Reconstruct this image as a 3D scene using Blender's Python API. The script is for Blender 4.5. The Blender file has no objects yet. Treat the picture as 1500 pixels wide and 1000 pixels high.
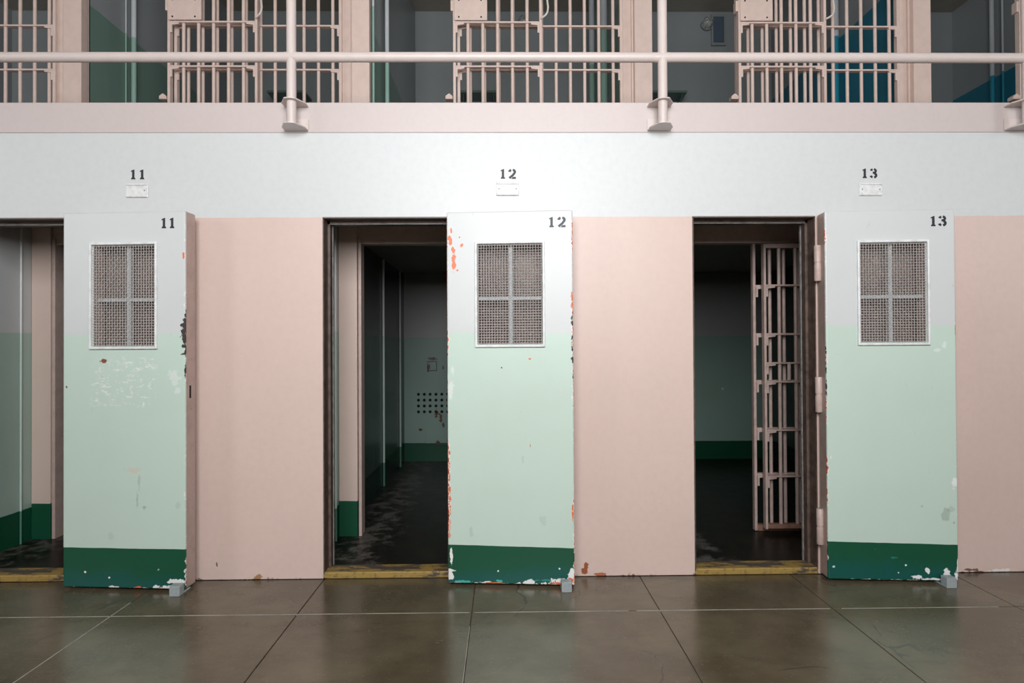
import bpy, bmesh, math, random
from mathutils import Vector, Matrix, Euler
random.seed(7)
R = math.radians
sc = bpy.context.scene
C = sc.collection

# ------------------------------------------------------------------ camera
CAM_POS = Vector((0.0, -3.56, 1.33))
YAW, PITCH, ROLL, F_PX = 0.75, 0.5, 0.3, 900.0
cd = bpy.data.cameras.new('camera'); cam = bpy.data.objects.new('camera', cd); C.objects.link(cam)
cd.sensor_fit = 'HORIZONTAL'; cd.sensor_width = 36.0; cd.lens = 36.0 * F_PX / 1500.0
cd.clip_start = 0.05; cd.clip_end = 200
fw = Vector((math.sin(R(YAW)) * math.cos(R(PITCH)), math.cos(R(YAW)) * math.cos(R(PITCH)), math.sin(R(PITCH))))
rt = Vector((math.cos(R(YAW)), -math.sin(R(YAW)), 0)); up = rt.cross(fw)
rr = math.cos(R(ROLL)) * rt - math.sin(R(ROLL)) * up
uu = math.sin(R(ROLL)) * rt + math.cos(R(ROLL)) * up
M = Matrix((rr, uu, -fw)).transposed().to_4x4(); M.translation = CAM_POS
cam.matrix_world = M
sc.camera = cam

# ------------------------------------------------------------------ world, windows behind the viewer, exposure
w = bpy.data.worlds.new('World'); sc.world = w; w.use_nodes = True
bg = w.node_tree.nodes['Background']; bg.inputs[0].default_value = (0.90, 0.95, 1.0, 1); bg.inputs[1].default_value = 0.06
WIN_Y = -4.75
WINDOWS = [(-7.2, 2.0, 130), (0.15, 3.0, 308), (7.5, 2.0, 120)]        # daylight through the tall windows opposite the cells
WIN_Z0, WIN_Z1 = 2.0, 4.25
for wx, ww, wp in WINDOWS:
    ld = bpy.data.lights.new('window_daylight', 'AREA'); ld.shape = 'RECTANGLE'
    ld.size = ww; ld.size_y = WIN_Z1 - WIN_Z0; ld.energy = wp; ld.color = (0.97, 0.985, 1.0)
    lo = bpy.data.objects.new('window_daylight', ld); C.objects.link(lo)
    lo.location = (wx, WIN_Y - 0.02, (WIN_Z0 + WIN_Z1) / 2); lo.rotation_euler = (R(90), 0, 0)
sc.view_settings.view_transform = 'Standard'; sc.view_settings.look = 'None'
sc.view_settings.exposure = 0.0; sc.view_settings.gamma = 1.0; sc.view_settings.use_curve_mapping = False

# ------------------------------------------------------------------ node helper
def srgb(r, g, b):
    f = lambda c: (c / 255 / 12.92) if c / 255 <= 0.04045 else ((c / 255 + 0.055) / 1.055) ** 2.4
    return (f(r), f(g), f(b), 1.0)
class G:
    """small wrapper round one material's node tree"""
    def __init__(s, name, rough=0.5, metal=0.0, spec=0.5):
        s.mat = bpy.data.materials.new(name); s.mat.use_nodes = True
        s.t = s.mat.node_tree; s.b = s.t.nodes['Principled BSDF']
        s.b.inputs['Roughness'].default_value = rough; s.b.inputs['Metallic'].default_value = metal
        s.b.inputs['Specular IOR Level'].default_value = spec
        tc = s.t.nodes.new('ShaderNodeTexCoord'); s.co = tc.outputs['Object']
        sep = s.t.nodes.new('ShaderNodeSeparateXYZ'); s.l(s.co, sep.inputs[0])
        s.x, s.y, s.z = sep.outputs
    def l(s, a, b): s.t.links.new(a, b)
    def put(s, v, sock):
        if hasattr(v, 'is_output'): s.l(v, sock)
        else: sock.default_value = v
    def m(s, op, a, b=0.0, c=0.0):
        n = s.t.nodes.new('ShaderNodeMath'); n.operation = op
        s.put(a, n.inputs[0]); s.put(b, n.inputs[1]); s.put(c, n.inputs[2]); return n.outputs[0]
    def mix(s, f, a, b):
        n = s.t.nodes.new('ShaderNodeMix'); n.data_type = 'RGBA'
        s.put(f, n.inputs[0]); s.put(a, n.inputs[6]); s.put(b, n.inputs[7]); return n.outputs[2]
    def noise(s, scale, detail=3.0, rough=0.55, stretch=None, off=None):
        n = s.t.nodes.new('ShaderNodeTexNoise'); n.inputs['Scale'].default_value = scale
        n.inputs['Detail'].default_value = detail; n.inputs['Roughness'].default_value = rough
        if stretch or off:
            mp = s.t.nodes.new('ShaderNodeMapping'); s.l(s.co, mp.inputs[0])
            if stretch: mp.inputs['Scale'].default_value = stretch
            if off: mp.inputs['Location'].default_value = off
            s.l(mp.outputs[0], n.inputs[0])
        else: s.l(s.co, n.inputs[0])
        return n.outputs[0]
    def voronoi_edge(s, scale, stretch=None):
        n = s.t.nodes.new('ShaderNodeTexVoronoi'); n.feature = 'DISTANCE_TO_EDGE'; n.inputs['Scale'].default_value = scale
        d = s.t.nodes.new('ShaderNodeTexNoise'); d.inputs['Scale'].default_value = 3.0
        mx = s.t.nodes.new('ShaderNodeMix'); mx.data_type = 'RGBA'; mx.inputs[0].default_value = 0.25
        s.l(s.co, mx.inputs[6]); s.l(s.co, d.inputs[0]); s.l(d.outputs[1], mx.inputs[7]); s.l(mx.outputs[2], n.inputs[0])
        return n.outputs[0]
    def ramp(s, v, lo, hi):           # smooth 0..1
        n = s.t.nodes.new('ShaderNodeMapRange'); n.interpolation_type = 'SMOOTHSTEP'
        s.put(v, n.inputs[0]); s.put(lo, n.inputs[1]); s.put(hi, n.inputs[2]); return n.outputs[0]
    def gt(s, v, t, soft=0.002): return s.ramp(v, t - soft, t + soft)
    def blob(s, col, x0, z0, rx, rz, c, wob, amount=1.0):
        a = s.m('DIVIDE', s.m('SUBTRACT', s.x, x0), rx); b = s.m('DIVIDE', s.m('SUBTRACT', s.z, z0), rz)
        d = s.m('SQRT', s.m('ADD', s.m('MULTIPLY', a, a), s.m('MULTIPLY', b, b)))
        d = s.m('ADD', d, s.m('MULTIPLY', s.m('SUBTRACT', wob, 0.5), 3.2))
        f = s.m('SUBTRACT', 1.0, s.ramp(d, 0.75, 0.95))
        if amount < 1: f = s.m('MULTIPLY', f, amount * 0.65)
        return s.mix(f, col, c)
    def vary(s, col, scale, amt, dark=0.75, detail=5, stretch=None):
        f = s.m('MULTIPLY', s.ramp(s.noise(scale, detail, 0.6, stretch), 0.35, 0.75), amt)
        c = s.mix(f, col, (0, 0, 0, 1)) if dark == 0 else None
        n = s.t.nodes.new('ShaderNodeMix'); n.data_type = 'RGBA'; n.blend_type = 'MULTIPLY'
        s.l(f, n.inputs[0]); s.put(col, n.inputs[6]); n.inputs[7].default_value = (dark, dark, dark * 0.97, 1)
        return n.outputs[2]
    def bump(s, h, strength=0.2, dist=0.002):
        n = s.t.nodes.new('ShaderNodeBump'); n.inputs['Strength'].default_value = strength
        n.inputs['Distance'].default_value = dist; s.l(h, n.inputs['Height']); s.l(n.outputs[0], s.b.inputs['Normal'])
    def done(s, col): s.put(col, s.b.inputs['Base Color']); return s.mat

# paint colours
WHITE = (0.605, 0.615, 0.615, 1)
PINK = (0.665, 0.505, 0.448, 1)
PINK_EDGE = (0.575, 0.495, 0.478, 1)
PINK_STEEL = (0.66, 0.515, 0.455, 1)
MINT = (0.535, 0.65, 0.567, 1)
DKGREEN = (0.005, 0.076, 0.036, 1)
TEALBASE = (0.004, 0.085, 0.075, 1)
ORANGE = (0.72, 0.16, 0.06, 1)
BROWN = (0.13, 0.085, 0.065, 1)

def simple(name, col, rough=0.5, metal=0.0, var=0.25, scale=9.0, dark=0.72, bump=0.15, bscale=60.0):
    g = G(name, rough, metal)
    c = g.vary(col, scale, var, dark)
    if bump: g.bump(g.noise(bscale, 3), bump, 0.002)
    return g.done(c)

def banded(name, bands, rough=0.45, var=0.25, spots=(), spec=0.5):
    """bands: [(z_top, colour), ...] from the floor up; the last colour goes on upwards"""
    g = G(name, rough, spec=spec)
    zz = g.m('ADD', g.z, g.m('MULTIPLY', g.m('SUBTRACT', g.noise(6.0, 2), 0.5), 0.012))
    col = bands[0][1]
    for i in range(len(bands) - 1):
        col = g.mix(g.gt(zz, bands[i][0]), col, bands[i + 1][1])
    col = g.vary(col, 3.0, var, 0.80)
    wob = g.noise(30.0, 3)
    for sp in spots: col = g.blob(col, *sp, wob)
    g.bump(g.noise(45.0, 3), 0.12, 0.002)
    return g.done(col)

# ------------------------------------------------------------------ mesh helpers
def new_bm(): return bmesh.new()
def bx(bm, x0, x1, y0, y1, z0, z1):
    vs = [bm.verts.new(p) for p in ((x0,y0,z0),(x1,y0,z0),(x1,y1,z0),(x0,y1,z0),(x0,y0,z1),(x1,y0,z1),(x1,y1,z1),(x0,y1,z1))]
    for f in ((0,3,2,1),(4,5,6,7),(0,1,5,4),(1,2,6,5),(2,3,7,6),(3,0,4,7)): bm.faces.new([vs[i] for i in f])
    return bm
def box(*a): return bx(new_bm(), *a)
def prism_y(bm, pts, y0, y1):          # outline in x,z pushed along y
    a = [bm.verts.new((x, y0, z)) for x, z in pts]; b = [bm.verts.new((x, y1, z)) for x, z in pts]
    bm.faces.new(a); bm.faces.new(b[::-1]); n = len(pts)
    for i in range(n): bm.faces.new((a[i], b[i], b[(i+1) % n], a[(i+1) % n]))
    return bm
def prism_z(bm, pts, z0, z1):          # outline in x,y pushed along z
    a = [bm.verts.new((x, y, z0)) for x, y in pts]; b = [bm.verts.new((x, y, z1)) for x, y in pts]
    bm.faces.new(a[::-1]); bm.faces.new(b); n = len(pts)
    for i in range(n): bm.faces.new((a[i], a[(i+1) % n], b[(i+1) % n], b[i]))
    return bm
def tube(bm, pts, r, n=12):
    pts = [Vector(p) for p in pts]; rings = []
    ref = None
    for i, p in enumerate(pts):
        d = (pts[min(i+1, len(pts)-1)] - pts[max(i-1, 0)]).normalized()
        if ref is None: ref = Vector((0,0,1)) if abs(d.z) < 0.9 else Vector((1,0,0))
        u = d.cross(ref).normalized(); v = u.cross(d).normalized(); ref = v
        rad = r[i] if isinstance(r, (list, tuple)) else r
        rings.append([bm.verts.new(p + rad * (math.cos(2*math.pi*k/n) * u + math.sin(2*math.pi*k/n) * v)) for k in range(n)])
    for a, b in zip(rings, rings[1:]):
        for k in range(n): bm.faces.new((a[k], a[(k+1) % n], b[(k+1) % n], b[k]))
    bm.faces.new(rings[0][::-1]); bm.faces.new(rings[-1])
    return bm
def sheet_holes(bm, x0, x1, z0, z1, y0, y1, holes):
    """a slab in x,z with rectangular holes (hx0,hx1,hz0,hz1), y0 front, y1 back; grid of cells, holes left open"""
    xs = sorted({x0, x1, *[h[0] for h in holes], *[h[1] for h in holes]}); zs = sorted({z0, z1, *[h[2] for h in holes], *[h[3] for h in holes]})
    xs = [x for x in xs if x0 <= x <= x1]; zs = [z for z in zs if z0 <= z <= z1]
    V = {}
    def v(i, j, y):
        k = (i, j, y)
        if k not in V: V[k] = bm.verts.new((xs[i], y, zs[j]))
        return V[k]
    def solid(i, j):
        if not (0 <= i < len(xs)-1 and 0 <= j < len(zs)-1): return False
        cx, cz = (xs[i]+xs[i+1])/2, (zs[j]+zs[j+1])/2
        return not any(h[0] < cx < h[1] and h[2] < cz < h[3] for h in holes)
    for i in range(len(xs)-1):
        for j in range(len(zs)-1):
            if not solid(i, j): continue
            bm.faces.new((v(i,j,y0), v(i+1,j,y0), v(i+1,j+1,y0), v(i,j+1,y0)))
            bm.faces.new((v(i,j,y1), v(i,j+1,y1), v(i+1,j+1,y1), v(i+1,j,y1)))
            if not solid(i-1,j): bm.faces.new((v(i,j,y0), v(i,j+1,y0), v(i,j+1,y1), v(i,j,y1)))
            if not solid(i+1,j): bm.faces.new((v(i+1,j,y0), v(i+1,j,y1), v(i+1,j+1,y1), v(i+1,j+1,y0)))
            if not solid(i,j-1): bm.faces.new((v(i,j,y0), v(i,j,y1), v(i+1,j,y1), v(i+1,j,y0)))
            if not solid(i,j+1): bm.faces.new((v(i,j+1,y0), v(i+1,j+1,y0), v(i+1,j+1,y1), v(i,j+1,y1)))
    return bm
def obj(name, bm, mat, parent=None, bevel=0.0, smooth=False, seg=2):
    me = bpy.data.meshes.new(name)
    bmesh.ops.recalc_face_normals(bm, faces=bm.faces[:])
    bm.to_mesh(me); bm.free()
    me.materials.append(mat)
    o = bpy.data.objects.new(name, me); C.objects.link(o)
    if parent: o.parent = parent
    if bevel:
        md = o.modifiers.new('edge', 'BEVEL'); md.width = bevel; md.segments = seg; md.limit_method = 'ANGLE'; md.angle_limit = R(40)
    if smooth:
        me.polygons.foreach_set('use_smooth', [True] * len(me.polygons))
        try: me.set_sharp_from_angle(angle=R(40))
        except Exception: pass
    return o
def again(o, parent, loc=None, rot=None):           # a copy sharing the mesh
    c = o.copy(); C.objects.link(c); c.parent = parent
    if loc is not None: c.location = loc
    if rot is not None: c.rotation_euler = rot
    return c
def tag(o, label=None, cat=None, group=None, kind=None):
    if label: o['label'] = label
    if cat: o['category'] = cat
    if group: o['group'] = group
    if kind: o['kind'] = kind
    return o
def empty(name, loc, rz=0.0):
    o = bpy.data.objects.new(name, None); C.objects.link(o); o.empty_display_size = 0.1
    o.location = loc; o.rotation_euler = (0, 0, rz); return o
def struct(o, label, cat): return tag(o, label, cat, kind='structure')

# ================================================================== THE SETTING
Z_UP = 2.75            # walkway level of the tier above
Z_BAND = 2.084         # white above, pink below; also the head of the doorways
OPEN = [(-3.185, -2.46), (-1.045, -0.318), (1.102, 1.822)]

# ---- concrete floor of the corridor: slabs with joints
def concrete(name, c0, c1, rough):
    g = G(name, rough, spec=0.85)
    n1 = g.noise(1.6, 5, 0.6); n2 = g.noise(7.0, 6, 0.65, stretch=(0.6, 1.6, 1)); n3 = g.noise(70.0, 2)
    col = g.mix(g.ramp(n1, 0.35, 0.68), c0, c1)
    col = g.mix(g.m('MULTIPLY', g.ramp(n2, 0.48, 0.78), 0.35), col, tuple(0.55 * c for c in c0[:3]) + (1,))
    col = g.mix(g.m('MULTIPLY', g.ramp(n3, 0.6, 0.75), 0.18), col, (0.32, 0.29, 0.25, 1))
    dirt = g.m('MULTIPLY', g.ramp(g.m('ADD', g.y, g.m('MULTIPLY', g.m('SUBTRACT', n2, 0.5), 0.25)), -0.14, 0.0), 0.45)   # grime worked into the joint along the wall
    col = g.mix(dirt, col, (0.035, 0.03, 0.026, 1))
    crack = g.m('MULTIPLY', g.m('SUBTRACT', 1.0, g.ramp(g.voronoi_edge(1.15), 0.0, 0.006)), g.ramp(g.noise(2.1, 2), 0.5, 0.6))
    col = g.mix(g.m('MULTIPLY', crack, 0.75), col, (0.035, 0.03, 0.025, 1))
    r = g.m('ADD', rough, g.m('MULTIPLY', g.m('SUBTRACT', n2, 0.5), 0.22)); g.l(r, g.b.inputs['Roughness'])
    g.bump(g.m('ADD', n3, g.m('MULTIPLY', n2, 2.0)), 0.10, 0.003)
    return g.done(col)
M_CONC = concrete('corridor_concrete', (0.080, 0.062, 0.036, 1), (0.135, 0.112, 0.070, 1), 0.24)
M_JOINT = simple('joint_dark', (0.075, 0.062, 0.046, 1), 0.8)
M_FILL = simple('joint_filler', (0.42, 0.40, 0.35, 1), 0.7, var=0.8, scale=7, dark=0.35)
floor = struct(obj('floor', box(-5.6, 5.6, -4.7, 0.0, -0.10, -0.006), M_JOINT), 'polished grey-brown concrete corridor floor of large jointed slabs', 'floor')
JX = [-5.6, -4.7, -3.8, -2.88, -1.965, -1.04, -0.168, 0.778, 1.655, 2.59, 3.5, 4.4, 5.6]
JY = [-4.7, -3.3, -1.88, -0.465, 0.0]
for i in range(len(JX) - 1):
    for j in range(len(JY) - 1):
        gx = 0.0022; gy = 0.0030
        obj('concrete_slab', box(JX[i] + gx, JX[i+1] - gx, JY[j] + (gy if j else 0), JY[j+1] - (gy if j < 3 else 0), -0.02, 0.0), M_CONC, floor, bevel=0.0015, seg=1)
for a, b in ((-5.6, -0.18), (-0.155, 0.62), (0.66, 1.64), (1.70, 2.50)):
    obj('joint_filler', box(a, b, -0.4678, -0.4625, -0.02, 0.0004), M_FILL, floor)
obj('joint_filler', box(-1.9672, -1.9630, -1.86, -0.30, -0.02, 0.0004), M_FILL, floor)
obj('joint_filler', box(-0.1715, -0.1690, -1.86, -0.62, -0.02, 0.0004), M_FILL, floor)

# ---- cell floor, dark and worn
def worn_floor(name):
    g = G(name, 0.22, spec=0.12)
    n1 = g.noise(2.2, 6, 0.65, stretch=(1.4, 0.8, 1)); n2 = g.noise(9.0, 6, 0.7)
    col = g.mix(g.ramp(n2, 0.4, 0.7), (0.011, 0.009, 0.007, 1), (0.022, 0.017, 0.013, 1))
    bare = g.ramp(g.m('ADD', n1, g.m('MULTIPLY', n2, 0.35)), 0.86, 0.94)
    # paint is trodden off along the side walls: x folded into the 2.14 m cell pitch
    fx = g.m('SUBTRACT', g.m('MODULO', g.m('ADD', g.x, 1.145 + 2.14 * 4), 2.14), 0.20)
    side = g.m('MULTIPLY', g.ramp(g.m('ADD', g.m('ABSOLUTE', fx), g.m('MULTIPLY', g.m('SUBTRACT', n2, 0.5), -0.5)), 0.20, 0.06), g.ramp(n2, 0.44, 0.60))
    col = g.mix(g.m('MAXIMUM', bare, side), col, (0.105, 0.095, 0.082, 1))
    g.l(g.m('ADD', 0.2, g.m('MULTIPLY', n2, 0.25)), g.b.inputs['Roughness'])
    g.bump(n2, 0.25, 0.004)
    return g.done(col)
M_CFLOOR = worn_floor('cell_floor_paint')
struct(obj('floor_cells', box(-5.6, 5.6, 0.03, 3.62, -0.1, 0.028), M_CFLOOR), 'dark worn painted floor inside the ground level cells', 'floor')

# ---- outer wall: white band over pink, three doorways
def outer_wall():
    g = G('outer_wall_paint', 0.42)
    zz = g.m('ADD', g.z, g.m('MULTIPLY', g.m('SUBTRACT', g.noise(9.0, 2), 0.5), 0.008))
    pink = g.vary(PINK, 1.2, 0.35, 0.88, 4)
    col = g.mix(g.gt(zz, Z_BAND, 0.0015), pink, WHITE)
    wob = g.noise(38.0, 3)
    col = g.vary(col, 26.0, 0.14, 0.72, 6)
    # chipped lower edge
    e = g.m('ADD', g.z, g.m('MULTIPLY', g.m('SUBTRACT', wob, 0.5), 0.07))
    chip = g.m('MULTIPLY', g.m('SUBTRACT', 1.0, g.ramp(e, 0.004, 0.008)), g.ramp(g.noise(5.0, 2), 0.47, 0.55))
    col = g.mix(chip, col, (0.20, 0.10, 0.06, 1))
    for s_ in ((0.468, 0.052, 0.016, 0.036, (0.30, 0.085, 0.03, 1)), (0.452, 0.030, 0.018, 0.018, (0.30, 0.085, 0.03, 1)), (0.55, 0.012, 0.03, 0.012, (0.42, 0.13, 0.07, 1)),
               (-1.655, 0.092, 0.006, 0.012, (0.12, 0.06, 0.04, 1)), (2.90, 0.012, 0.07, 0.009, (0.75, 0.70, 0.66, 1)), (2.72, 0.016, 0.05, 0.008, (0.18, 0.10, 0.08, 1)),
               (-1.42, 0.018, 0.03, 0.012, (0.35, 0.20, 0.10, 1))):
        col = g.blob(col, *s_, wob)
    g.bump(g.m('ADD', g.noise(5.0, 2), g.m('MULTIPLY', g.noise(55.0, 3), 0.25)), 0.16, 0.006)
    return g.done(col)
holes = [(a, b, -1.0, Z_BAND) for a, b in OPEN] + [(3.246, 3.96, -1.0, Z_BAND)]
wall = struct(obj('wall_front', sheet_holes(new_bm(), -5.6, 5.6, 0.0015, 2.575, 0.0, 0.14, holes), outer_wall(), bevel=0.003, seg=1),
              'outer cell block wall, white band above pink with dark doorways', 'wall')

# ---- door frames: brown steel reveal with a stop strip
M_REVEAL = simple('reveal_brown', (0.125, 0.082, 0.065, 1), 0.5, var=0.9, scale=22, dark=0.35)
M_EDGE = simple('stop_edge_grey', (0.36, 0.35, 0.33, 1), 0.45, var=0.9, scale=30, dark=0.35)
def sill_mat():
    g = G('sill_yellow', 0.55)
    n = g.noise(9.0, 6, 0.7, stretch=(0.7, 2.5, 2.5)); n2 = g.noise(40.0, 4)
    lead = g.m('MULTIPLY', g.ramp(g.y, 0.03, 0.008), 0.10)      # paint survives best on the nosing
    col = g.mix(g.ramp(g.m('SUBTRACT', n, lead), 0.45, 0.52), (0.34, 0.22, 0.055, 1), (0.075, 0.06, 0.05, 1))
    col = g.mix(g.m('MULTIPLY', g.ramp(n2, 0.5, 0.7), 0.6), col, (0.10, 0.075, 0.05, 1))
    g.bump(n2, 0.3, 0.004); return g.done(col)
M_SILL = sill_mat()
FR_NAMES = ('green and white cell door 11', 'green and white cell door 12', 'hinged cell door 13')
for k, (a, b) in enumerate(OPEN):
    fr = struct(empty('trim_%d' % (k + 1), ((a + b) / 2, 0.0, 0.0)), 'brown steel doorway frame beside ' + FR_NAMES[k], 'door frame')
    h = (b - a) / 2
    for s in (-1, 1):
        i0, i1 = sorted((s * h, s * (h - 0.006)))
        obj('jamb', box(i0, i1, 0.001, 0.080, 0.03, Z_BAND), M_REVEAL, fr)
        i0, i1 = sorted((s * (h - 0.0005), s * (h - 0.020)))
        obj('door_stop_strip', box(i0, i1, 0.085, 0.135, 0.03, Z_BAND - 0.002), M_REVEAL, fr, bevel=0.002, seg=1)
        i0, i1 = sorted((s * (h - 0.017), s * (h - 0.0225)))
        obj('strip_edge', box(i0, i1, 0.134, 0.152, 0.03, Z_BAND - 0.02), M_EDGE, fr)
    obj('head', box(-h, h, 0.001, 0.080, Z_BAND - 0.006, Z_BAND), M_REVEAL, fr)
    obj('head_stop_strip', box(-h, h, 0.085, 0.150, Z_BAND - 0.022, Z_BAND - 0.001), M_REVEAL, fr)
    obj('strip_edge', box(-h + 0.018, h - 0.018, 0.083, 0.10, Z_BAND - 0.0245, Z_BAND - 0.020), M_EDGE, fr)
    obj('sill', box(-h, h, 0.002, 0.13, 0.0, 0.038), M_SILL, fr, bevel=0.006)

# ---- gallery slab (its painted edge is the pink band) and ceilings
g_ = G('gallery_edge_paint', 0.42)
c_ = g_.vary(PINK_EDGE, 1.5, 0.3, 0.9, 4); c_ = g_.vary(c_, 30, 0.12, 0.75, 5)
wb_ = g_.noise(34.0, 3)
chip_ = g_.m('MULTIPLY', g_.ramp(g_.m('ADD', g_.z, g_.m('MULTIPLY', g_.m('SUBTRACT', wb_, 0.5), 0.05)), 2.757, 2.759), g_.ramp(g_.noise(7, 2), 0.46, 0.56))
c_ = g_.mix(chip_, c_, (0.28, 0.20, 0.17, 1))
g_.bump(g_.noise(50, 3), 0.12, 0.003)
M_SLAB = g_.done(c_)
slab = struct(obj('floor_gallery', box(-5.6, 5.6, -0.002, 3.62, 2.575, Z_UP), M_SLAB, bevel=0.003, seg=1), 'pink painted slab edge of the upper gallery walkway', 'floor')
M_CEIL = simple('ceiling_olive', (0.33, 0.30, 0.25, 1), 0.6)
struct(obj('ceiling_cells', box(-5.6, 5.6, 0.14, 3.62, 2.17, 2.26), M_CEIL), 'dim ceiling of the ground level cells', 'ceiling')
struct(obj('ceiling_gallery', box(-5.6, 5.6, 1.12, 3.62, 5.20, 5.35), M_CEIL), 'ceiling of the upper cells above the barred fronts', 'ceiling')
struct(obj('floor_gallery_above', box(-5.6, 5.6, -0.006, 1.12, 5.55, 5.72), M_SLAB), 'third gallery slab above the upper cell fronts', 'floor')

# ---- lower cells: back walls, partitions, inner fronts
M_LOWBACK = banded('cell_back_paint', [(0.235, DKGREEN), (1.445, (0.30, 0.43, 0.37, 1)), (9, (0.42, 0.43, 0.42, 1))], 0.35,
                   spots=((-0.865, 1.10, 0.02, 0.05, (0.12, 0.05, 0.035, 1)), (-0.82, 1.20, 0.06, 0.018, (0.10, 0.05, 0.04, 1)), (-0.70, 1.10, 0.012, 0.02, (0.14, 0.06, 0.04, 1)),
                          (-0.955, 0.39, 0.025, 0.016, (0.13, 0.05, 0.03, 1)), (-0.78, 0.565, 0.022, 0.05, (0.16, 0.06, 0.03, 1)), (-0.73, 0.53, 0.02, 0.05, (0.16, 0.06, 0.03, 1)), (-0.70, 0.44, 0.016, 0.03, (0.14, 0.06, 0.03, 1)),
                          (-0.76, 0.24, 0.03, 0.02, (0.12, 0.05, 0.03, 1)), (2.52, 0.83, 0.016, 0.016, (0.60, 0.62, 0.6, 1))))
M_HOLE = simple('hole_dark', (0.006, 0.005, 0.005, 1), 0.8, var=0, bump=0)
M_LINE = simple('plate_line', (0.16, 0.17, 0.15, 1), 0.6)
lowback = struct(obj('wall_back', box(-5.6, 5.6, 3.50, 3.62, 0.028, 2.17), M_LOWBACK), 'green and white back wall of the ground level cells', 'wall')
# ventilation holes and the blanked-off hatch in the back wall of the middle cell
def ring(bm, cx, cz, r, y, n=10): prism_y(bm, [(cx + r * math.cos(2*math.pi*k/n), cz + r * math.sin(2*math.pi*k/n)) for k in range(n)], y - 0.004, y + 0.01)
proto = None
for r_ in range(4):
    for c2 in range(7):
        px, pz = -0.983 + c2 * 0.0668, 0.792 - r_ * 0.0668
        if proto is None:
            b_ = new_bm(); ring(b_, 0, 0, 0.017, 0.0); proto = obj('vent_hole', b_, M_HOLE, lowback); proto.location = (px, 3.50, pz)
        else: again(proto, lowback, (px, 3.50, pz))
b_ = sheet_holes(new_bm(), -0.875, -0.775, 1.065, 1.165, 3.488, 3.501, [])
hp = obj('hatch_plate', b_, M_LOWBACK, lowback, bevel=0.004)
obj('plate_gap', sheet_holes(new_bm(), -0.882, -0.768, 1.058, 1.172, 3.497, 3.5005, [(-0.876, -0.774, 1.064, 1.166)]), M_LINE, hp)
obj('access_panel', sheet_holes(new_bm(), -0.905, -0.60, 0.20, 0.395, 3.494, 3.5005, []), M_LOWBACK, lowback, bevel=0.003)

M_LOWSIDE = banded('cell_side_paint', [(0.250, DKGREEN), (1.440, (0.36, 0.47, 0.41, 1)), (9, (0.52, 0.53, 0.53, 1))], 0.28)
M_LOWSIDE_SHADED = banded('cell_side_paint_shaded', [(0.250, (0.004, 0.03, 0.018, 1)), (1.440, (0.075, 0.115, 0.095, 1)), (9, (0.10, 0.105, 0.10, 1))], 0.26, spec=0.2)  # side wall bands darkened: the shade deep in the cells is painted in
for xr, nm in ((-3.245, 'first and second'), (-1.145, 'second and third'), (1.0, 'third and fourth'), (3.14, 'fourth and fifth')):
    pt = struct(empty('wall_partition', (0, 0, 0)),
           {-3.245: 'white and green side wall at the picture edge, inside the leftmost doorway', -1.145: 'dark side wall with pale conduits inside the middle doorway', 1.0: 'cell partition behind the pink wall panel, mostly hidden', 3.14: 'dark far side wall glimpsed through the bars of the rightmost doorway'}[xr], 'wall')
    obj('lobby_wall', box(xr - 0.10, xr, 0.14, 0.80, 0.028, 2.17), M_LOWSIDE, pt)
    obj('shaded_cell_wall', box(xr - 0.10, xr, 0.80, 3.50, 0.028, 2.17), M_LOWSIDE_SHADED, pt)
M_INPINK = banded('inner_front_paint', [(0.245, DKGREEN), (9, (0.68, 0.53, 0.46, 1))], 0.45)
M_INSTEEL = simple('inner_steel_pink', (0.58, 0.44, 0.385, 1), 0.42, var=0.35, scale=18, dark=0.55)
for n_, (x0, lab) in enumerate(((-3.243, 'pink steel pilaster with green base inside doorway 11'), (-1.143, 'pink steel pilaster with green base inside doorway 12'), (1.0, 'pink steel pilaster beside the opening of cell 13'))):
    t = struct(empty('trim_%d' % (n_ + 4), (x0, 0.70, 0.028)), lab, 'pilaster')
    p = obj('pilaster_face', box(0.0, 0.128, 0.0, 0.10, 0.0, 2.142), M_INPINK, t, bevel=0.003, seg=1); 
    obj('pilaster_edge', box(0.134, 0.156, 0.004, 0.10, 0.0, 2.06), M_INSTEEL, t, bevel=0.005)
struct(obj('wall_inner_head', box(-3.4, 3.3, 0.72, 0.80, 2.05, 2.17), M_INSTEEL), 'pink steel head beam over the inner cell fronts', 'beam')

# thin pipes on the lower side walls
M_PIPE = banded('conduit_paint', [(0.25, (0.10, 0.22, 0.16, 1)), (1.44, (0.52, 0.64, 0.58, 1)), (9, (0.70, 0.71, 0.70, 1))], 0.3)
for px, py, r_, lab in ((-3.236, 0.60, 0.0065, 'thin pale conduit on the side wall inside doorway 11'), (-1.136, 0.60, 0.0065, 'thin pale conduit near the pilaster inside doorway 12'),
                        (-1.133, 2.24, 0.011, 'pale conduit halfway along the dark side wall of cell 12'), (-1.133, 3.16, 0.011, 'pale conduit close to the back corner of cell 12')):
    o = tag(obj('wall_conduit', tube(new_bm(), [(px, py, 0.03 if py < 1 else 0.03), (px, py, 1.2), (px, py, 2.16)], r_, 10), M_PIPE, smooth=True), lab, 'conduit', 'conduits on the cell side walls')

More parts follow.
